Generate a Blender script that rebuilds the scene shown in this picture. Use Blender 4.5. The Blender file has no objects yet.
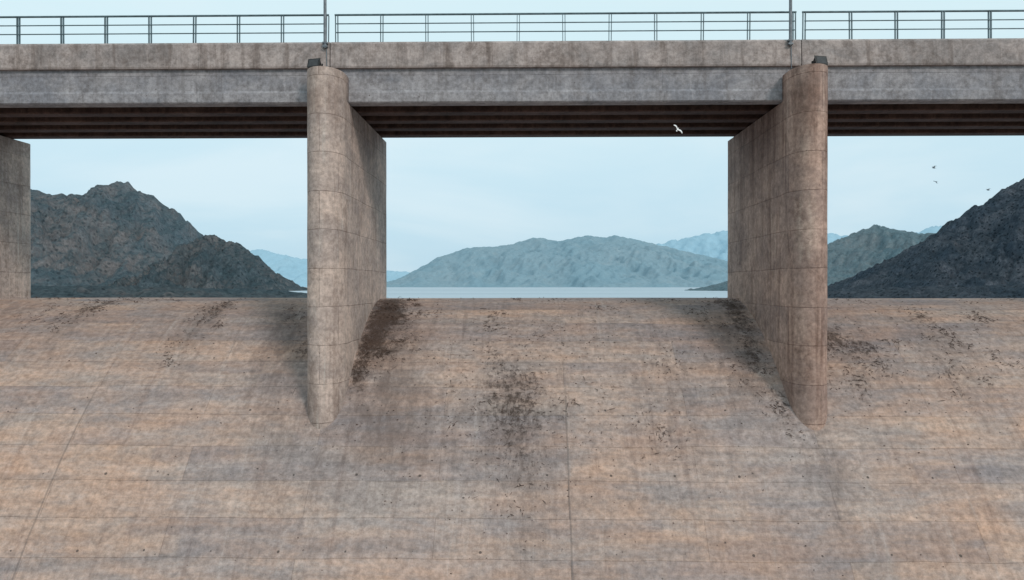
import bpy, bmesh, math, random
import numpy as np
from mathutils import Vector, Matrix, noise as mn
random.seed(7); rng=np.random.default_rng(7)
scene=bpy.context.scene
scene.view_settings.view_transform='Standard'
scene.view_settings.look='None'
scene.view_settings.exposure=0
R=math.radians

# ------------------------------------------------------------------ helpers
class NT:
    def __init__(s,nt): s.nt=nt
    def n(s,t,props=None,**inp):
        nd=s.nt.nodes.new(t)
        for k,v in (props or {}).items(): setattr(nd,k,v)
        for k,v in inp.items():
            key=int(k[1:]) if k[0]=='i' and k[1:].isdigit() else k.replace('_',' ')
            s.set(nd.inputs[key],v)
        return nd
    def set(s,sock,v):
        if isinstance(v,bpy.types.NodeSocket): s.nt.links.new(v,sock)
        elif isinstance(v,bpy.types.Node): s.nt.links.new(v.outputs[0],sock)
        else:
            if hasattr(sock.default_value,'__len__') and hasattr(v,'__len__'):
                if len(sock.default_value)==4 and len(v)==3: v=(*v,1)
            sock.default_value=v
    def math(s,op,a,b=0.0,c=0.0,clamp=False):
        nd=s.n('ShaderNodeMath',{'operation':op,'use_clamp':clamp}); s.set(nd.inputs[0],a); s.set(nd.inputs[1],b); s.set(nd.inputs[2],c); return nd.outputs[0]
    def mix(s,f,a,b,mode='MIX'):
        nd=s.n('ShaderNodeMix',{'data_type':'RGBA','blend_type':mode,'clamp_factor':True})
        s.set(nd.inputs[0],f); s.set(nd.inputs[6],a); s.set(nd.inputs[7],b); return nd.outputs[2]
    def noise(s,vec,scale,detail=5,rough=.55,dist=0):
        nd=s.n('ShaderNodeTexNoise',Scale=scale,Detail=detail,Roughness=rough,Distortion=dist)
        if vec is not None: s.set(nd.inputs['Vector'],vec)
        return nd.outputs[0]
    def rng(s,v,a,b,c=0.,d=1.,smooth=True):
        nd=s.n('ShaderNodeMapRange',{'interpolation_type':'SMOOTHSTEP' if smooth else 'LINEAR'})
        for i,x in enumerate((v,a,b,c,d)): s.set(nd.inputs[i],x)
        return nd.outputs[0]
    def scale(s,vec,sc,loc=(0,0,0)):
        nd=s.n('ShaderNodeMapping'); s.set(nd.inputs[0],vec); nd.inputs[1].default_value=loc; nd.inputs[3].default_value=sc; return nd.outputs[0]
    def comb(s,x,y,z=0.0):
        return s.n('ShaderNodeCombineXYZ',X=x,Y=y,Z=z).outputs[0]

def newmat(name):
    m=bpy.data.materials.new(name); m.use_nodes=True
    nt=m.node_tree; b=nt.nodes['Principled BSDF']
    return m,NT(nt),b
def addbump(T,b,h,strength,dist):
    nd=T.n('ShaderNodeBump',Strength=strength,Distance=dist,Height=h); T.nt.links.new(nd.outputs[0],b.inputs['Normal'])

def simple(name,col,rough=.6,metal=0.,var=.25,sc=6.):
    m,T,b=newmat(name)
    co=T.n('ShaderNodeTexCoord').outputs['Object']
    f=T.noise(co,sc,4)
    c=T.mix(T.rng(f,.3,.7),tuple(x*(1-var) for x in col),tuple(x*(1+var) for x in col))
    T.set(b.inputs['Base Color'],c); b.inputs['Roughness'].default_value=rough; b.inputs['Metallic'].default_value=metal
    return m

def meshobj(name,verts,faces,mat=None,parent=None,smooth=False):
    me=bpy.data.meshes.new(name); me.from_pydata(verts,[],faces); me.update()
    o=bpy.data.objects.new(name,me); scene.collection.objects.link(o)
    if mat: me.materials.append(mat)
    if parent: o.parent=parent
    if smooth:
        for p in me.polygons: p.use_smooth=True
    return o
def bmobj(name,bm,mat=None,parent=None,smooth=False):
    me=bpy.data.meshes.new(name); bm.to_mesh(me); bm.free()
    o=bpy.data.objects.new(name,me); scene.collection.objects.link(o)
    if mat: me.materials.append(mat)
    if parent: o.parent=parent
    if smooth:
        for p in me.polygons: p.use_smooth=True
    return o
def empty(name,loc=(0,0,0)):
    e=bpy.data.objects.new(name,None); e.location=loc; scene.collection.objects.link(e); return e
def bbox(bm,x0,x1,y0,y1,z0,z1):
    v=[bm.verts.new(p) for p in ((x0,y0,z0),(x1,y0,z0),(x1,y1,z0),(x0,y1,z0),(x0,y0,z1),(x1,y0,z1),(x1,y1,z1),(x0,y1,z1))]
    for f in ((3,2,1,0),(4,5,6,7),(0,1,5,4),(1,2,6,5),(2,3,7,6),(3,0,4,7)): bm.faces.new([v[i] for i in f])
    return v
def tube(bm,p0,p1,r,n=8,r1=None):
    p0=Vector(p0);p1=Vector(p1);d=(p1-p0).normalized()
    a=d.orthogonal().normalized();b=d.cross(a); r1=r if r1 is None else r1
    A=[bm.verts.new(p0+(a*math.cos(t)+b*math.sin(t))*r) for t in [2*math.pi*i/n for i in range(n)]]
    B=[bm.verts.new(p1+(a*math.cos(t)+b*math.sin(t))*r1) for t in [2*math.pi*i/n for i in range(n)]]
    for i in range(n): bm.faces.new((A[i],A[(i+1)%n],B[(i+1)%n],B[i]))
    bm.faces.new(A[::-1]); bm.faces.new(B)

# ------------------------------------------------------------------ site constants (metres, camera eye level = 0)
CREST_Y=33.5; CREST_Z=-.5; FLOOR=-22.0; WATER=-2.4
def prof_z(u):
    if u<0: return CREST_Z-.22*abs(u)**1.9
    if u<11.5: return CREST_Z-.091*u**1.85
    z0=CREST_Z-.091*11.5**1.85; s=.091*1.85*11.5**.85
    return z0-s*(u-11.5)

PIERS=[-38.0,-22.3,-6.68,9.22,25.1,41.0]

# ------------------------------------------------------------------ materials
def spill_mat():
    m,T,b=newmat('spillway_concrete')
    uv=T.n('ShaderNodeUVMap').outputs[0]
    sx=T.n('ShaderNodeSeparateXYZ',Vector=uv); u,v=sx.outputs[0],sx.outputs[1]
    warp=T.noise(T.scale(uv,(.5,.5,1)),1.0,2)
    A=T.noise(T.scale(uv,(.10,.42,1)),1.6,7,.68,.25)
    A2=T.noise(T.scale(uv,(.35,1.0,1),(5,3,0)),1.0,7,.72,.3)
    rust=T.n('ShaderNodeAttribute',{'attribute_name':'rust'}).outputs['Fac']
    dirt=T.n('ShaderNodeAttribute',{'attribute_name':'dirt'}).outputs['Fac']
    grime=T.n('ShaderNodeAttribute',{'attribute_name':'grime'}).outputs['Fac']
    wf=T.math('ADD',T.math('MULTIPLY',A,.5),T.math('ADD',T.math('MULTIPLY',A2,.6),T.math('MULTIPLY',rust,.10)))
    wf=T.rng(wf,.42,.82)
    grey=T.mix(T.rng(A2,.35,.65),(.365,.318,.305),(.45,.372,.340))
    col=T.mix(wf,grey,(.525,.345,.255))
    # pour panels
    br=T.n('ShaderNodeTexBrick',{'offset':.5,'offset_frequency':2},Vector=T.comb(T.math('ADD',u,-1.25),T.math('ADD',v,T.math('MULTIPLY',warp,.10))),Color1=(.80,.82,.87),Color2=(1.10,1.05,1.0),Mortar=(.84,.80,.78),Scale=1.0,Mortar_Size=.012,Mortar_Smooth=1.0,Bias=.0,Brick_Width=7.9,Row_Height=1.22)
    col=T.mix(.85,col,br.outputs[0],'MULTIPLY')
    br2=T.n('ShaderNodeTexBrick',{'offset':.35,'offset_frequency':3},Vector=T.comb(T.math('ADD',u,1.3),T.math('ADD',v,T.math('MULTIPLY',warp,.14))),Color1=(.86,.86,.89),Color2=(1.08,1.06,1.03),Mortar=(.98,.97,.96),Scale=1.0,Mortar_Size=.03,Mortar_Smooth=1,Brick_Width=2.63,Row_Height=.61)
    col=T.mix(.7,col,br2.outputs[0],'MULTIPLY')
    # horizontal lift banding
    hb=T.noise(T.comb(T.math('MULTIPLY',u,.06),T.math('ADD',v,T.math('MULTIPLY',warp,.25))),2.3,4,.7)
    col=T.mix(.55,col,T.mix(T.rng(hb,.36,.64),(.78,.77,.77),(1.16,1.14,1.12)),'MULTIPLY')
    # streaks down the face
    st=T.noise(T.scale(uv,(2.6,.15,1)),1.0,7,.74,.3)
    col=T.mix(T.rng(st,.50,.70,0,.50),col,T.mix(1,col,(.60,.55,.54),'MULTIPLY'))
    st2=T.noise(T.scale(uv,(2.0,.13,1),(9,4,0)),1.0,6,.70,.4)
    col=T.mix(T.rng(st2,.55,.76,0,.34),col,(.58,.52,.49))
    fine=T.noise(uv,5.0,8,.78)
    col=T.mix(1,col,T.mix(T.rng(fine,.25,.75),(.58,.57,.56),(1.34,1.34,1.34)),'MULTIPLY')
    # grime: diffuse dark film
    g2=T.noise(T.scale(uv,(1.3,.55,1),(2,7,0)),1.6,9,.80,.3)
    gm=T.math('MULTIPLY',T.rng(T.math('ADD',T.math('MULTIPLY',grime,.42),g2),.54,.98),.72,clamp=True)
    col=T.mix(gm,col,(.125,.090,.078))
    # dirt: dark wet debris with broken edges
    d2=T.noise(T.scale(uv,(1,.75,1)),4.2,10,.86,.1)
    dm=T.rng(T.math('ADD',T.math('MULTIPLY',dirt,.40),T.math('MULTIPLY',d2,1.25)),.80,1.02)
    col=T.mix(T.math('MULTIPLY',dm,.88),col,(.062,.036,.026))
    # small specks
    vo=T.n('ShaderNodeTexVoronoi',Vector=uv,Scale=4.2,Randomness=1.0)
    vr=T.n('ShaderNodeSeparateColor',Color=vo.outputs['Color']).outputs[0]
    sp=T.math('MULTIPLY',T.math('LESS_THAN',vo.outputs['Distance'],T.math('MULTIPLY',T.rng(d2,.35,.7),.22)),T.math('GREATER_THAN',T.math('ADD',vr,T.math('MULTIPLY',grime,.65)),.95))
    col=T.mix(T.math('MULTIPLY',sp,.8),col,(.06,.045,.04))
    # form tie holes
    def fr(x,p,o): return T.math('ABSOLUTE',T.math('SUBTRACT',T.math('FRACT',T.math('DIVIDE',T.math('ADD',x,o),p)),.5))
    uw=T.math('ADD',u,T.math('MULTIPLY',g2,.12)); vw=T.math('ADD',v,T.math('MULTIPLY',warp,.10))
    hx=T.math('MULTIPLY',fr(uw,1.95,.3),1.95); hy=T.math('MULTIPLY',fr(vw,2.44,.2),2.44)
    hd=T.math('SQRT',T.math('ADD',T.math('MULTIPLY',hx,hx),T.math('MULTIPLY',hy,hy)))
    hole=T.math('LESS_THAN',hd,T.rng(A2,.36,.55,.0,.042))
    col=T.mix(T.math('MULTIPLY',hole,.8),col,(.06,.05,.045))
    # contraction joint running down each bay
    j=T.math('LESS_THAN',fr(T.math('ADD',u,T.math('MULTIPLY',warp,.10)),15.9,6.62),.0018)
    j=T.math('MULTIPLY',j,T.rng(T.math('ADD',v,T.math('MULTIPLY',d2,6)),9.0,11.5))
    col=T.mix(T.math('MULTIPLY',j,.42),col,(.12,.10,.09))
    T.set(b.inputs['Base Color'],col)
    T.set(b.inputs['Roughness'],T.rng(fine,.3,.7,.72,.92)); b.inputs['Specular IOR Level'].default_value=.3
    h=T.math('ADD',T.math('MULTIPLY',fine,.7),T.math('ADD',T.math('MULTIPLY',br.outputs['Fac'],-.35),T.math('ADD',T.math('MULTIPLY',hole,-1.2),T.math('ADD',T.math('MULTIPLY',dm,.8),T.math('MULTIPLY',A2,1.4)))))
    addbump(T,b,h,.75,.045)
    return m

def conc_mat(name,c1,c2,stain,panel=(2.4,1.25),streak=.6,panelamt=.6,seed=0.,zdark=None,mort=(.50,.45,.43),blot=.65):
    m,T,b=newmat(name)
    geo=T.n('ShaderNodeNewGeometry').outputs['Position']
    s=T.n('ShaderNodeSeparateXYZ',Vector=geo); x,y,z=s.outputs
    wide=T.math('ADD',x,y)
    uv=T.comb(wide,z,seed)
    A=T.noise(T.scale(geo,(.5,.5,.8),(seed,seed*2,0)),1.,6,.70,.4)
    col=T.mix(T.rng(A,.36,.64),c1,c2)
    wn=T.noise(uv,.6,3)
    wz=T.math('ADD',T.math('ADD',z,-.62),T.math('MULTIPLY',wn,.10))
    br=T.n('ShaderNodeTexBrick',{'offset':.0 if panel[0]>5 else .5,'offset_frequency':2},Vector=T.comb(T.math('ADD',wide,T.math('MULTIPLY',wn,.06)),wz),Color1=(.80,.80,.82),Color2=(1.14,1.09,1.05),Mortar=mort,Scale=1.0,Mortar_Size=.02,Mortar_Smooth=.8,Brick_Width=panel[0],Row_Height=panel[1])
    col=T.mix(T.rng(T.noise(geo,1.7,5,.7),.35,.62,panelamt*.45,min(1,panelamt*1.3)),col,br.outputs[0],'MULTIPLY')
    st=T.noise(T.scale(uv,(2.2,.16,1)),1.,6,.70,.3)
    col=T.mix(T.rng(st,.46,.72,0,streak),col,stain)
    st3=T.noise(T.scale(uv,(5,.25,1),(3,1,0)),1.,5,.6,.3)
    col=T.mix(T.rng(st3,.55,.75,0,.35),col,tuple(min(.66,q*1.4) for q in c2))
    bl=T.noise(T.scale(geo,(1,1,1),(seed+3,0,1)),1.1,8,.78,.3)
    col=T.mix(T.rng(bl,.50,.68,0,blot),col,stain)
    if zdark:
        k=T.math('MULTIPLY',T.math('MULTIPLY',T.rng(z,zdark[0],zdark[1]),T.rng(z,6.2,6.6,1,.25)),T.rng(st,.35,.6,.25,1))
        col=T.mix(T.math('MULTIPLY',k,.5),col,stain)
    f=T.noise(geo,6.,8,.78)
    col=T.mix(1,col,T.mix(T.rng(f,.25,.75),(.60,.59,.58),(1.32,1.32,1.32)),'MULTIPLY')
    # pop-outs and rust spots
    vo=T.n('ShaderNodeTexVoronoi',Vector=geo,Scale=3.,Randomness=1.0)
    vr=T.n('ShaderNodeSeparateColor',Color=vo.outputs['Color']).outputs[0]
    sp=T.math('MULTIPLY',T.math('LESS_THAN',vo.outputs['Distance'],T.math('MULTIPLY',f,.13)),T.math('GREATER_THAN',vr,.82))
    col=T.mix(T.math('MULTIPLY',sp,.75),col,(.07,.05,.04))
    T.set(b.inputs['Base Color'],col)
    b.inputs['Roughness'].default_value=.85; b.inputs['Specular IOR Level'].default_value=.25
    h=T.math('ADD',T.math('MULTIPLY',f,.7),T.math('ADD',T.math('MULTIPLY',br.outputs['Fac'],-.7),T.math('MULTIPLY',A,.9)))
    addbump(T,b,h,.6,.035)
    return m

M_spill=spill_mat()
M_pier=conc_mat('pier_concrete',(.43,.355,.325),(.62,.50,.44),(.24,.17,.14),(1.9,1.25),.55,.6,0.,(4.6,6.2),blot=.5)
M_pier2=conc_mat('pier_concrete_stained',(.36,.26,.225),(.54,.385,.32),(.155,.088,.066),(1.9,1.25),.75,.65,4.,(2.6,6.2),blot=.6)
M_fascia=conc_mat('girder_concrete',(.235,.235,.26),(.35,.335,.35),(.15,.135,.135),(15.9,3.3),.6,.1,8.)
M_parapet=conc_mat('parapet_concrete',(.28,.25,.245),(.43,.365,.345),(.15,.115,.10),(15.9,3.1),.8,.1,12.)
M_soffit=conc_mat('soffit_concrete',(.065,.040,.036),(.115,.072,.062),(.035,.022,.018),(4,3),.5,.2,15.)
M_wall=conc_mat('dam_wall_concrete',(.27,.25,.24),(.36,.33,.30),(.18,.15,.13),(6,1.5),.5,.5,20.)
M_rail=simple('railing_paint',(.10,.15,.17),.45,.3)
M_steel=simple('galvanised_steel',(.16,.18,.20),.5,.3)
M_black=simple('floodlight_housing_paint',(.012,.011,.011),.6,.0)
M_glass=simple('floodlight_glass',(.03,.03,.032),.25,.0)

def mount_mat(name,rock,rock_hazed2,scrub_hazed,sp=1.,bump=1.,speck=.5,scrubamt=.5):  # rock and scrub colours carry aerial haze as a painted bluish tint
    m,T,b=newmat(name)
    geo=T.n('ShaderNodeNewGeometry'); p=geo.outputs['Position']
    s=T.n('ShaderNodeSeparateXYZ',Vector=geo.outputs['Normal'])
    A=T.noise(p,.02*sp,7,.65,.5); B=T.noise(p,.10*sp,8,.75,.3); C=T.noise(p,.55*sp,5,.8)
    col=T.mix(T.rng(A,.38,.62),rock,rock_hazed2)
    steep=T.rng(s.outputs[2],.55,.9,0,1)
    sc=T.rng(T.math('ADD',T.math('ADD',T.math('MULTIPLY',B,.7),T.math('MULTIPLY',C,.4)),T.math('MULTIPLY',steep,.10)),.52,.66)
    col=T.mix(T.math('MULTIPLY',sc,scrubamt),col,scrub_hazed)
    pt=T.n('ShaderNodeTexVoronoi',Vector=p,Scale=.30*sp,Randomness=1.0).outputs['Distance']
    col=T.mix(T.rng(pt,.18,.34,speck,0),col,tuple(q*.5 for q in scrub_hazed))
    col=T.mix(speck,col,T.mix(T.rng(C,.35,.65),(.45,.47,.51),(1.6,1.56,1.5)),'MULTIPLY')
    T.set(b.inputs['Base Color'],col); b.inputs['Roughness'].default_value=.95; b.inputs['Specular IOR Level'].default_value=.1
    addbump(T,b,T.math('ADD',T.math('MULTIPLY',B,1.4),T.math('MULTIPLY',C,.35)),min(1.,bump),9*bump/sp)
    return m

# ------------------------------------------------------------------ spillway
seg=[]
u=-2.2
while u<19.6:
    seg.append((u,prof_z(u))); u+=.02
sl=.091*1.85*11.5**.85
uu,zz,ang=19.6,prof_z(19.6),math.atan(sl)
while ang>0.002 and zz>FLOOR:
    seg.append((uu,zz)); uu+=.1*math.cos(ang); zz-=.1*math.sin(ang); ang=max(0,ang-.1/ (4.2))
seg.append((uu,zz)); APRON_Z=zz
seg.append((uu+14,zz))
seg=np.array(seg); ds=np.hypot(*np.diff(seg,axis=0).T); S=np.concatenate([[0],np.cumsum(ds)])
i0=np.argmin(abs(seg[:,0])); S0=S[i0]
nS=int(S[-1]/.13); ss=np.linspace(0,S[-1],nS)
pu=np.interp(ss,S,seg[:,0]); pz=np.interp(ss,S,seg[:,1])
xs=np.arange(-46,46.01,.2); nX=len(xs)
XX,UU=np.meshgrid(xs,pu); ZZ=np.repeat(pz[:,None],nX,1); SS=np.repeat((ss-S0)[:,None],nX,1)
und=.016*np.sin(XX*.9+2*np.sin(SS*.4))*np.sin(SS*1.1)+.012*np.sin(XX*.31+SS*.7)
verts=np.stack([XX,CREST_Y-UU,ZZ+und],-1).reshape(-1,3)
idx=np.arange(nS*nX).reshape(nS,nX)
F=np.stack([idx[:-1,:-1],idx[:-1,1:],idx[1:,1:],idx[1:,:-1]],-1).reshape(-1,4)[:,::-1]
spill=meshobj('spillway',verts.tolist(),F.tolist(),M_spill,smooth=True)
me=spill.data
uvl=me.uv_layers.new(name='UVMap')
li=np.zeros(len(me.loops),dtype=np.int32); me.loops.foreach_get('vertex_index',li)
uvv=np.stack([XX.ravel(),SS.ravel()],-1)[li]; uvl.data.foreach_set('uv',uvv.astype(np.float32).ravel())
def blobs(lst):
    a=np.zeros(XX.shape)
    for (x,u,rx,ru,amp) in lst:
        # diagonal lean: stains drift sideways as they run down
        lean=.18*math.sin(x*3.1+u)
        a+=amp*np.exp(-(((XX-x-lean*(UU-u))/rx)**2+((UU-u)/ru)**2))
    return a
DIRT=[(-17.3,2.3,.6,.6,.62),(-16.9,1.4,.5,.5,.5),(-17.9,3.2,.3,.6,.4),(-12.0,1.4,.45,.7,.62),(-12.2,2.6,.4,.8,.6),(-12.5,4.4,.3,.8,.5),(-19.8,.6,.8,.4,.45),(-19,2.4,.4,.5,.3),
 (-5.6,1.2,.75,.9,.9),(-5.5,2.6,.8,1.0,.8),(-5.6,4.2,.6,1.2,.8),(-5.85,6.0,.4,1.0,.7),(-5.0,5.0,.6,.6,.45),(-4.8,3.2,.5,.8,.4),(-7.75,4.6,.6,1.6,.6),(-7.8,2.0,.7,1.0,.5),(-8.8,3.2,.5,.6,.35),(-4.3,4.6,.4,.5,.4),(-3.7,2.6,.5,.3,.38),
 (-1.4,3.0,.35,.6,.5),(-.6,6.3,1.5,1.1,.40),(-.3,7.6,1.5,1.1,.44),(-.1,9.0,.8,.8,.25),(-1.2,5.2,.7,.7,.28),(.6,4.3,.7,.5,.3),(1.2,1.0,1.2,.35,.35),(3.0,2.0,.4,.5,.4),(5.2,5.5,.4,.8,.3),(2.6,7.0,.3,.8,.25),(4.4,7.8,.3,.5,.35),
 (8.1,1.6,.6,1.0,.7),(8.0,3.2,.6,1.4,.7),(7.9,5.4,.5,1.0,.6),(8.35,7.1,.4,.8,.55),(6.6,2.6,.3,.7,.3),(10.4,5.0,.4,1.0,.6),(10.6,3.6,.6,.7,.5),(11.1,4.3,.6,.5,.6),(11.9,4.9,.8,.5,.62),(11.4,6.0,.35,.7,.4),(14.9,2.9,.5,.8,.55),(15.2,4.0,.3,.6,.45),(14.5,6.0,.5,.6,.5),(17.2,3.0,.5,.5,.5),(16.3,5.2,.5,.5,.3),
 (-15.5,1.0,1.5,.4,.3),(13,1.2,1.5,.35,.3),(19,1.0,2,.3,.3),(5.5,1.2,2.0,.35,.25)]
GRIME=[(-8.9,4.5,1.3,3.6,.75),(-5.0,4.8,1.5,3.2,.9),(-4.5,8.0,3.0,1.2,.45),(-.2,7.4,1.8,2.6,.65),(-.1,10.5,.7,1.5,.3),(4.6,6.5,2.0,2.5,.45),(7.4,5.0,1.1,3.0,.75),(11.2,5.0,1.8,2.5,.55),(-12.4,3.5,.8,2.8,.6),(-17.3,3.2,.9,2.0,.5),(14.8,5.0,1.2,2.5,.55),(17.5,3.5,1.2,2,.4),(2,3.0,4,1.2,.25),(9.3,9,.8,1.8,.5),(-7,9.5,2,1.5,.3),(-20,3,1.0,3,.4)]
RUST=[(-15,9.6,3.5,1.2,1.),(-11,7.5,3,1,.5),(2.8,8.8,2.,.8,.9),(5.2,10.4,3.5,.8,1.),(12,9.8,3,1.2,.9),(-17,4.5,4,1.5,.5),(16,7.5,3,1.2,.6),(-3,10.4,2.5,.6,.7),(0,1.5,20,1.0,.5),
 (4,9.6,.9,.7,-1.2),(8,8.5,1.5,1.5,-.8),(-1.5,9.3,3,.8,-.9),(14.5,8.8,1.4,.7,-.9),(-6.5,8.2,2,2,-.8)]
for nm,l in (('dirt',DIRT),('grime',GRIME),('rust',RUST)):
    at=me.attributes.new(nm,'FLOAT','POINT'); at.data.foreach_set('value',blobs(l).astype(np.float32).ravel())
# end walls of the chute
ew=empty('spillway_training_wall')
for sx in (-1,1):
    bm=bmesh.new(); 
    poly=[(CREST_Y+2.1,FLOOR),(CREST_Y+2.1,1.5)]+[(CREST_Y-q,prof_z(q)+2.4) for q in np.linspace(.5,19.5,24)]+[(0,APRON_Z+4),(0,FLOOR)]
    a=[bm.verts.new((sx*46.0,y,z)) for y,z in poly]; c=[bm.verts.new((sx*47.2,y,z)) for y,z in poly]
    bm.faces.new(a); bm.faces.new(c[::-1])
    for i in range(len(poly)): bm.faces.new((a[i],a[(i+1)%len(poly)],c[(i+1)%len(poly)],c[i]))
    bmesh.ops.recalc_face_normals(bm,faces=bm.faces)
    bmobj('wall',bm,M_wall,ew)
bm=bmesh.new()
for sx in (-1,1):
    a,b_=sorted((sx*47.21,sx*190))
    bbox(bm,a,b_,CREST_Y-4,CREST_Y+2,FLOOR-2,6.0)
bmobj('dam_wall',bm,M_wall)

# ------------------------------------------------------------------ piers
def make_pier(x,mat):
    y0,y1=26.66,34.4; r=.615; ry=1.0
    bm=bmesh.new()
    def outline(ya,yb,noseF=True,noseB=True,n=24):
        pts=[]
        if noseF: pts+=[(x-r*math.cos(t),ya-ry*math.sin(t)) for t in np.linspace(0,math.pi,n)]
        else: pts+=[(x-r,ya),(x+r,ya)]
        if noseB: pts+=[(x+r*math.cos(t),yb+r*math.sin(t)) for t in np.linspace(0,math.pi,n)]
        else: pts+=[(x+r,yb),(x-r,yb)]
        return pts
    def extr(pts,zs,smooth_noise=.008):
        rings=[]
        def ring(z): return [bm.verts.new((p[0]+mn.noise((p[0],p[1],z*1.3))*smooth_noise,p[1]+mn.noise((p[0]+9,p[1],z*1.3))*smooth_noise,z)) for p in pts]
        rings=[ring(z) for z in zs]
        n=len(pts)
        for a,b in zip(rings[:-1],rings[1:]):
            for i in range(n): bm.faces.new((a[i],a[(i+1)%n],b[(i+1)%n],b[i]))
        # caps on their own vertices, so the sides shade straight
        bm.faces.new(ring(zs[0])[::-1]); bm.faces.new(ring(zs[-1]))
    extr(outline(y0,y1),list(np.arange(-7.9,6.1,.4))+[6.2])
    pts=outline(y0,27.14,True,False)
    extr(pts,[6.2,6.6,6.95,7.08])
    o=bmobj('bridge_pier',bm,mat)
    for p in o.data.polygons: p.use_smooth=abs(p.normal.z)<.5
    return o
for i,x in enumerate(PIERS): make_pier(x,M_pier2 if i in (3,) else M_pier)

# ------------------------------------------------------------------ bridge deck
deck=empty('bridge_deck')
FY=27.2
ends=[-60]+PIERS+[60]
bmP=bmesh.new(); bmG=bmesh.new(); bmS=bmesh.new()
def extr_x(bm,prof,x0,x1,n=1):
    rings=[[bm.verts.new((xx,y,z)) for y,z in prof] for xx in np.linspace(x0,x1,n+1)]
    m_=len(prof)
    for a,b in zip(rings[:-1],rings[1:]):
        for i in range(m_): bm.faces.new((a[i],a[(i+1)%m_],b[(i+1)%m_],b[i]))
    bm.faces.new(rings[0]); bm.faces.new(rings[-1][::-1])
for a,b in zip(ends[:-1],ends[1:]):
    x0,x1=a+.015,b-.015
    extr_x(bmP,[(FY-.13,7.40),(FY-.15,7.46),(FY-.12,8.22),(FY-.04,8.30),(FY+.30,8.30),(FY+.36,7.95),(FY+.36,7.40)],x0,x1)
    extr_x(bmP,[(34.0,7.40),(34.0,7.95),(34.06,8.3),(34.42,8.30),(34.5,8.22),(34.5,7.40)],x0,x1)
    extr_x(bmG,[(FY+.0,7.398),(FY+.0,6.66),(FY-.06,6.57),(FY-.06,6.27),(FY-.02,6.23),(FY+.46,6.23),(FY+.50,6.27),(FY+.50,6.50),(FY+.3,6.68),(FY+.3,7.398)],x0,x1)
    for gy in (28.95,30.4,31.85,33.3):
        extr_x(bmS,[(gy-.12,7.19),(gy-.12,6.70),(gy-.32,6.52),(gy-.32,6.27),(gy-.28,6.23),(gy+.28,6.23),(gy+.32,6.27),(gy+.32,6.52),(gy+.12,6.70),(gy+.12,7.19)],x0,x1)
    bbox(bmS,x0,x1,FY+.301,34.1,7.19,7.395)
    for dx in (x0+1.0,(x0+x1)/2-.1,x1-1.2):
        for ga,gb in zip((27.7,29.07,30.52,31.97),(28.83,30.28,31.73,33.18)):
            bbox(bmS,dx,dx+.2,ga-.19 if ga<28 else ga,gb,6.72,7.188)
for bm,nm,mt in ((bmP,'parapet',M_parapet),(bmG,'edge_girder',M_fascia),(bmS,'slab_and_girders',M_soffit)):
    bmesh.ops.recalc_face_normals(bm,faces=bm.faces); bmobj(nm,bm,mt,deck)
M_road=simple('asphalt',(.05,.05,.052),.9,0,.2,3)
bm=bmesh.new(); bbox(bm,-59.9,59.9,FY+.37,33.99,7.399,7.55); bmobj('road_surface',bm,M_road,deck)

# ------------------------------------------------------------------ railing
def railing(yc):
    e=empty('bridge_railing')
    bm=bmesh.new()
    for a,b in zip(ends[:-1],ends[1:]):
        x0,x1=a+.16,b-.16
        n=int(round((x1-x0)/1.55)); 
        for i in range(n+1):
            px=x0+(x1-x0)*i/n+random.uniform(-.015,.015); lean=random.uniform(-.012,.012)
            for o_ in (-.05,.03):
                v=bbox(bm,px+o_,px+o_+.022,yc-.04,yc+.04,8.305,9.25)
                for q in v[4:]: q.co.x+=lean
            bbox(bm,px-.08,px+.08,yc-.08,yc+.08,8.300,8.315)
        tube(bm,(x0-.06,yc,9.275),(x1+.06,yc,9.275),.036)
        tube(bm,(x0,yc-.045,8.96),(x1,yc-.045,8.96),.020)
        tube(bm,(x0,yc-.045,8.66),(x1,yc-.045,8.66),.020)
    bmobj('posts_and_rails',bm,M_rail,e)
railing(FY+.12); railing(34.25)

# ------------------------------------------------------------------ lamp poles, floodlights
def lamp_pole(x):
    e=empty('street_lamp',(x,0,0))
    bm=bmesh.new()
    tube(bm,(0,FY-.21,8.05),(0,FY-.21,15.0),.055,12,.038)
    tube(bm,(0,FY-.21,15.0),(0,FY+.9,15.5),.035,10)
    for z in (8.08,8.2): bbox(bm,-.08,.08,FY-.27,FY-.118,z,z+.05)
    tube(bm,(.05,FY-.16,7.3),(.04,FY-.17,8.05),.014,6)
    bmobj('pole',bm,M_steel,e)
    bm=bmesh.new(); v=bbox(bm,-.14,.14,FY+.8,FY+1.5,15.45,15.58)
    for q in v[4:]: q.co.x*=.6
    bmobj('lamp_head',bm,M_steel,e)
lamp_pole(-6.83); lamp_pole(8.82)
lamp_pole(-22.4); lamp_pole(25.0)
def floodlight(x,y,z,side):
    e=empty('floodlight',(x,y,z)); e.rotation_euler=(R(-18),0,R(14*side)); 
    bm=bmesh.new()
    v=bbox(bm,-.20,.20,-.16,.08,.10,.38)
    for q in (v[2],v[3],v[6],v[7]): q.co.x*=.7; q.co.z=.25+(q.co.z-.25)*.6
    for i in range(5): bbox(bm,-.13+i*.06,-.115+i*.06,.05,.12,.17,.34)
    bbox(bm,-.22,.22,-.185,-.161,.08,.40)
    bbox(bm,-.25,-.225,-.05,.0,.0,.28); bbox(bm,.225,.25,-.05,.0,.0,.28); bbox(bm,-.25,.25,-.05,.0,-.01,.012)
    h=bmobj('housing',bm,M_black,e)
    bm=bmesh.new(); bbox(bm,-.17,.17,-.192,-.186,.12,.36); bmobj('glass',bm,M_glass,e)
floodlight(-7.02,26.42,7.085,-1); floodlight(9.58,26.42,7.085,1)

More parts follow.
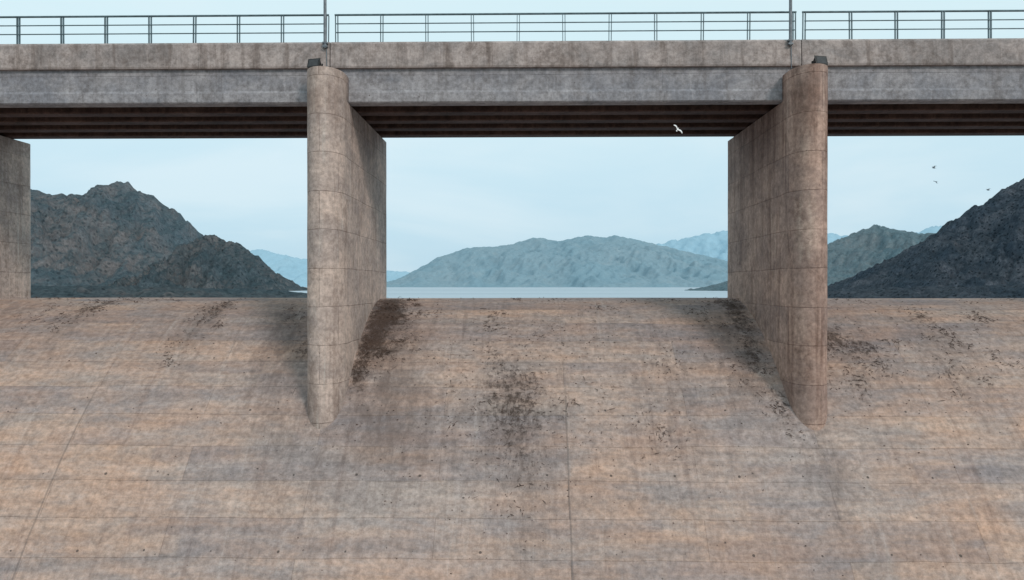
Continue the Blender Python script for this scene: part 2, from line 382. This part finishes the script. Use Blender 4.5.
# ------------------------------------------------------------------ debris / twigs
M_twig=simple('dry_driftwood',(.075,.045,.033),.9,0,.5,3)
def surf(x,u):
    z=prof_z(u); e=.02; d=Vector((0,-1,(prof_z(u+e)-prof_z(u))/e)).normalized(); nrm=Vector((1,0,0)).cross(d)
    if nrm.z<0: nrm=-nrm
    return Vector((x,CREST_Y-u,z+.012)),d,nrm
bm=bmesh.new()
def inpier(x,u):
    y=CREST_Y-u
    for p in PIERS:
        if abs(x-p)<.68 and y>25.8: return True
    return False
def twig(X,U,k=1.):
    P,d,nr=surf(X,U); t=random.uniform(0,math.pi); dirv=d*math.sin(t)+Vector((1,0,0))*math.cos(t)
    L=random.uniform(.04,.16)*(2.2 if random.random()<.12 else 1)*k; w=random.uniform(.004,.011)*k
    mid=P+dirv*L*.5+nr*random.uniform(.01,.05)
    tube(bm,P,mid,w,4); tube(bm,mid,P+dirv*L+nr*random.uniform(.0,.03)+Vector((random.uniform(-.02,.02),0,0)),w,4,w*.4)
for (x,u,rx,ru,a) in DIRT:
    # several small sub-clumps per deposit, so the outline is ragged
    for c in range(random.randint(3,6)):
        cx=random.gauss(x,rx*.75); cu=random.gauss(u,ru*.75); r=random.uniform(.08,.28)
        for _ in range(int(random.uniform(8,30)*a*1.2)):
            X=random.gauss(cx,r*1.2); U=random.gauss(cu,r)
            if U<.02 or inpier(X,U): continue
            twig(X,U)
    for _ in range(int(60*a*rx*ru)+6):
        X=random.gauss(x,rx*1.1); U=random.gauss(u,ru*1.1)
        if U<.02 or inpier(X,U): continue
        twig(X,U,.8)
for _ in range(1100):
    if random.random()<.5: X=random.gauss(-.2,2.6); U=abs(random.gauss(6.5,2.4))
    elif random.random()<.5: X=random.gauss(9.5,4.0); U=abs(random.gauss(5.0,2.2))
    else: X=random.uniform(-24,24); U=random.uniform(.3,11)
    if U<.05 or U>12 or inpier(X,U): continue
    P,d,nr=surf(X,U); r=random.uniform(.006,.024)
    mat=Matrix.Translation(P)@Matrix.Rotation(random.uniform(0,6),4,'Z')@Matrix.Diagonal((r*random.uniform(.8,2),r,r*.7,1))
    bmesh.ops.create_icosphere(bm,subdivisions=1,radius=1,matrix=mat)
bmobj('driftwood_debris',bm,M_twig)

# ------------------------------------------------------------------ birds
M_white=simple('white_feathers',(.8,.8,.8),.7,0,.05); M_dark=simple('grey_feathers',(.20,.22,.24),.7,0,.2)
def bird(loc,span,rot,mat,flap):
    bm=bmesh.new()
    L=span*.42
    prof=[(-.5,.02),(-.38,.06),(-.15,.125),(.1,.13),(.28,.085),(.34,.075),(.42,.08),(.48,.05),(.58,.008)]
    rings=[]
    for t,r in prof: rings.append([bm.verts.new((r*L*math.cos(a)*1.0,t*L,r*L*math.sin(a)+(.03*L if t>.3 else 0))) for a in np.linspace(0,2*math.pi,9)[:-1]])
    for a,b in zip(rings[:-1],rings[1:]):
        for i in range(8): bm.faces.new((a[i],a[(i+1)%8],b[(i+1)%8],b[i]))
    bm.faces.new(rings[0]); bm.faces.new(rings[-1][::-1])
    t=[bm.verts.new(p) for p in ((-.03*L,-.42*L,.01),(.03*L,-.42*L,.01),(.14*L,-.8*L,0),(0,-.84*L,0),(-.14*L,-.8*L,0))]; bm.faces.new(t)
    for s in (-1,1):
        st=[(0.03,.16,-.10,.0),(.18,.24,-.07,.10),(.30,.22,-.06,.14),(.42,.08,-.12,.13),(.5,-.10,-.16,.10)]
        A=[bm.verts.new((s*span*q[0],L*(q[1]+.05),span*q[3]*flap)) for q in st]; B=[bm.verts.new((s*span*q[0],L*(q[2]-.12),span*q[3]*flap-.002)) for q in st]
        for i in range(4): bm.faces.new((A[i],A[i+1],B[i+1],B[i]))
    o=bmobj('bird',bm,mat); o.location=loc; o.rotation_euler=rot
bird((4.50,24,4.68),.36,(R(55),R(42),R(12)),M_white,.7)
bird((30.2,60,8.75),.62,(R(10),R(-15),R(40)),M_dark,1.6)
bird((30.35,60,7.75),.5,(R(5),R(20),R(25)),M_dark,-.8)
bird((34.2,60,7.1),.55,(R(5),R(-10),R(30)),M_dark,1.4)

# ------------------------------------------------------------------ mountains
def mountain(name,Yr,ridge,front,back,mat,nx=260,ny=110,amp=.25,nsc=1.0,seed=0,base=-8.,jag=.03,pw=1.15):
    rx=np.array([p[0] for p in ridge],float); rz=np.array([p[1] for p in ridge],float)
    X=np.linspace(rx[0],rx[-1],nx); Zr=np.interp(X,rx,rz)
    k=max(3,nx//120); ker=np.hanning(k+2)[1:-1]; ker/=ker.sum(); Zr=np.convolve(np.pad(Zr,(k,k),'edge'),ker,'same')[k:-k]
    H=rz.max()-base
    nf=int(ny*.75)
    vs=np.concatenate([np.linspace(-1,0,nf,endpoint=False),np.linspace(0,1,ny-nf)])
    verts=[]
    for v in vs:
        y=Yr+(v*front if v<0 else v*back)
        t=1-abs(v)
        pr=t**pw if v<0 else t**.8
        for i in range(nx):
            x=X[i]; wob=front*.16*mn.noise((x/H*.8+seed,7.,seed))
            yy=y+wob*(t)
            # gullies run down the slope: stretched along y, slightly skewed
            q=Vector(((x+.25*yy)/H*2.0*nsc+seed,yy/H*.55*nsc,seed*1.7))
            rg=mn.ridged_multi_fractal(q,.85,2.15,7,1.0,2.0)/2.2-.55
            q2=Vector(((x-.4*yy)/H*5.5*nsc+seed,yy/H*2.2*nsc,seed))
            rg2=mn.ridged_multi_fractal(q2,.8,2.1,5,1.0,2.0)/2.2-.55
            fb=mn.fractal(q*5.,.7,2.1,5)
            h=base+(Zr[i]-base)*pr
            env=(4*t*(1-t))**.7 if v<0 else (1-t)*.6
            hh=(Zr[i]-base)
            h+=hh*amp*env*(rg*1.3+rg2*.45)+H*jag*(fb+rg2*.9)*min(1,t*3)*min(1,max(hh,0)/(H*.3))
            verts.append((x,yy,h))
    idx=np.arange(len(vs)*nx).reshape(len(vs),nx)
    F=np.stack([idx[:-1,:-1],idx[:-1,1:],idx[1:,1:],idx[1:,:-1]],-1).reshape(-1,4)
    return meshobj(name,verts,F.tolist(),mat,smooth=True)

MA=mount_mat('mountain_rock_hazed_left',(.17,.22,.255),(.29,.275,.28),(.085,.145,.175),1.,.9,.55,.65)
MB=mount_mat('mountain_rock_hazed_low',(.125,.165,.19),(.22,.215,.22),(.055,.10,.122),1.2,.9,.6,.65)
MC=mount_mat('mountain_rock_hazed_right',(.082,.112,.15),(.16,.175,.205),(.030,.050,.070),2.4,.9,.8,.7)
MD=mount_mat('mountain_rock_hazed_mid',(.165,.24,.275),(.235,.275,.295),(.11,.185,.22),.6,.7,.35,.6)
ME=mount_mat('mountain_rock_hazed_central',(.215,.325,.385),(.265,.35,.395),(.175,.285,.35),.3,.3,.16,.5)
MF=mount_mat('mountain_rock_hazed_far',(.31,.48,.585),(.335,.50,.60),(.29,.46,.565),.2,.2,.07,.3)  # far ridges: pale blue distance haze put into the base colours
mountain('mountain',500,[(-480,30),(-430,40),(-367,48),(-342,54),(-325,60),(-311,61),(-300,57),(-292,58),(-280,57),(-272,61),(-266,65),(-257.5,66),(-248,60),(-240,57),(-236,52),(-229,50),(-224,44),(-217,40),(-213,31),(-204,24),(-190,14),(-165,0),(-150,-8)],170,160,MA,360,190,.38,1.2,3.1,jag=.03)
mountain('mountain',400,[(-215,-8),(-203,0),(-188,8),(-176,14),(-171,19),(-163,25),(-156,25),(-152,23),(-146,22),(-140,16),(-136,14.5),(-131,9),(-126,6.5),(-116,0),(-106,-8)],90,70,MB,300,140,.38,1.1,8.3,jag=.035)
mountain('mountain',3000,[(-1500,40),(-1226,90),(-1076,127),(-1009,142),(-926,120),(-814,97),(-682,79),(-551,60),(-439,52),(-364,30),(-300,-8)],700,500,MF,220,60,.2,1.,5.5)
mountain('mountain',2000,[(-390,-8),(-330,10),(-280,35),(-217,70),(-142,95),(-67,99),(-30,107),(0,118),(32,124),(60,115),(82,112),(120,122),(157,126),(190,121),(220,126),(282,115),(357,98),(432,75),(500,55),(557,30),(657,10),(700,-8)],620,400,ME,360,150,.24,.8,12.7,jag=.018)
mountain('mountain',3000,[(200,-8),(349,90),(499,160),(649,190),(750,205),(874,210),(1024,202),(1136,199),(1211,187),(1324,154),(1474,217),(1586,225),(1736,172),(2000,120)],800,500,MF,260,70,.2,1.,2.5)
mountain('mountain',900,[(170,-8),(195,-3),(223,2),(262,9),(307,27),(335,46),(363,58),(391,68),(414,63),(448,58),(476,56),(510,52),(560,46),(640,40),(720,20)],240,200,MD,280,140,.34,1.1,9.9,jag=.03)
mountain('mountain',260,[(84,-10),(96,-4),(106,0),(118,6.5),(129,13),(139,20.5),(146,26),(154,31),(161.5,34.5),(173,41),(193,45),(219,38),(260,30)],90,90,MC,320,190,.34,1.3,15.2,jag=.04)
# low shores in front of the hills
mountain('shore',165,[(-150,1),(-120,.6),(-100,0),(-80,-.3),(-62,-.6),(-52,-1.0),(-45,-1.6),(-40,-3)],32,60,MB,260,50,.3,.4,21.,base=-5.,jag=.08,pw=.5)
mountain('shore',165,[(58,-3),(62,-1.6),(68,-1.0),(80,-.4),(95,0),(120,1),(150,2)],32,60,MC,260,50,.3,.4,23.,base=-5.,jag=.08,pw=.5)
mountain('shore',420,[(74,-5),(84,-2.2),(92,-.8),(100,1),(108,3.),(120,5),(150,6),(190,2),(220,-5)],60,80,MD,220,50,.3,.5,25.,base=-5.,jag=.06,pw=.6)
# valley flanks closing the reservoir beside the dam (outside the view)
for sx in (-1,1):
    verts=[];nx,ny=60,90
    for j in range(ny):
        y=-260+j*520/(ny-1)
        for i in range(nx):
            t=i/(nx-1); x=sx*(120+t*260)
            h=-24+min(1,t*1.6)*60*(1+.4*mn.fractal(Vector((x/60,y/60,sx)),.9,2,5))+4*mn.fractal(Vector((x/12,y/12,sx)),.9,2,4)*min(1,t*4)
            verts.append((x,y,h))
    idx=np.arange(nx*ny).reshape(ny,nx); F=np.stack([idx[:-1,:-1],idx[:-1,1:],idx[1:,1:],idx[1:,:-1]],-1).reshape(-1,4)
    if sx<0: F=F[:,::-1]
    meshobj('hill',verts,F.tolist(),MB,smooth=True)

# ------------------------------------------------------------------ reservoir water + ground
m,T,b=newmat('reservoir_water')
p=T.n('ShaderNodeNewGeometry').outputs['Position']
w1=T.noise(T.scale(p,(.35,1.,1)),.5,4,.6); w2=T.noise(T.scale(p,(.004,.02,1)),1.,4,.5)
T.set(b.inputs['Base Color'],T.mix(w2,(.30,.38,.44),(.40,.47,.53)))
T.set(b.inputs['Roughness'],T.rng(w2,.35,.65,.35,.55)); b.inputs['IOR'].default_value=1.33
addbump(T,b,w1,.6,.25)
meshobj('reservoir_water',[(-1500,CREST_Y+.4,WATER),(1500,CREST_Y+.4,WATER),(3800,3600,WATER),(-3800,3600,WATER)],[(0,1,2,3)],m)
m,T,b=newmat('rocky_ground')
p=T.n('ShaderNodeNewGeometry').outputs['Position']
a=T.noise(p,.08,8,.7); c=T.noise(p,1.5,6,.7)
T.set(b.inputs['Base Color'],T.mix(1,T.mix(T.rng(a,.35,.65),(.20,.17,.14),(.27,.23,.19)),T.mix(c,(.7,.7,.7),(1.3,1.3,1.3)),'MULTIPLY')); b.inputs['Roughness'].default_value=.95
addbump(T,b,c,.6,.2)
meshobj('ground',[(-6000,-3000,FLOOR-.6),(6000,-3000,FLOOR-.6),(6000,7000,FLOOR-.6),(-6000,7000,FLOOR-.6)],[(0,1,2,3)],m)

# ------------------------------------------------------------------ world + sun
w=bpy.data.worlds.new('World'); scene.world=w; w.use_nodes=True
T=NT(w.node_tree); bg=w.node_tree.nodes['Background']
az=146; el=34
sky=T.n('ShaderNodeTexSky',{'sky_type':'NISHITA','sun_disc':False,'sun_elevation':R(el),'sun_rotation':R(az),'air_density':1.0,'dust_density':2.5,'ozone_density':1.5,'altitude':300})
d=T.n('ShaderNodeTexCoord').outputs['Generated']
sz=T.n('ShaderNodeSeparateXYZ',Vector=d).outputs[2]
cl=T.noise(T.scale(d,(1.2,1.2,5.)),1.6,5,.55,.4)
haze=T.mix(T.rng(sz,.0,.30),(5.7,8.1,9.6),(7.9,10.1,10.7))
haze=T.mix(T.rng(cl,.42,.70,0,.4),haze,(9.5,10.5,10.8))
col=T.mix(.87,sky.outputs[0],haze)
T.set(bg.inputs[0],col); bg.inputs[1].default_value=.095
sd=bpy.data.lights.new('sun','SUN'); sd.energy=1.4; sd.angle=R(11); sd.color=(1.,.91,.83)
so=bpy.data.objects.new('sun',sd); scene.collection.objects.link(so)
dirv=Vector((math.sin(R(az))*math.cos(R(el)),math.cos(R(az))*math.cos(R(el)),math.sin(R(el))))
so.rotation_euler=(-dirv).to_track_quat('-Z','Y').to_euler()

# ------------------------------------------------------------------ camera
cd=bpy.data.cameras.new('camera'); cam=bpy.data.objects.new('camera',cd); scene.collection.objects.link(cam)
cd.sensor_width=36; cd.lens=36*800/1024; cd.clip_end=12000
cam.location=(0,0,0); cam.rotation_euler=(R(90-.29),0,R(1.07))
scene.camera=cam
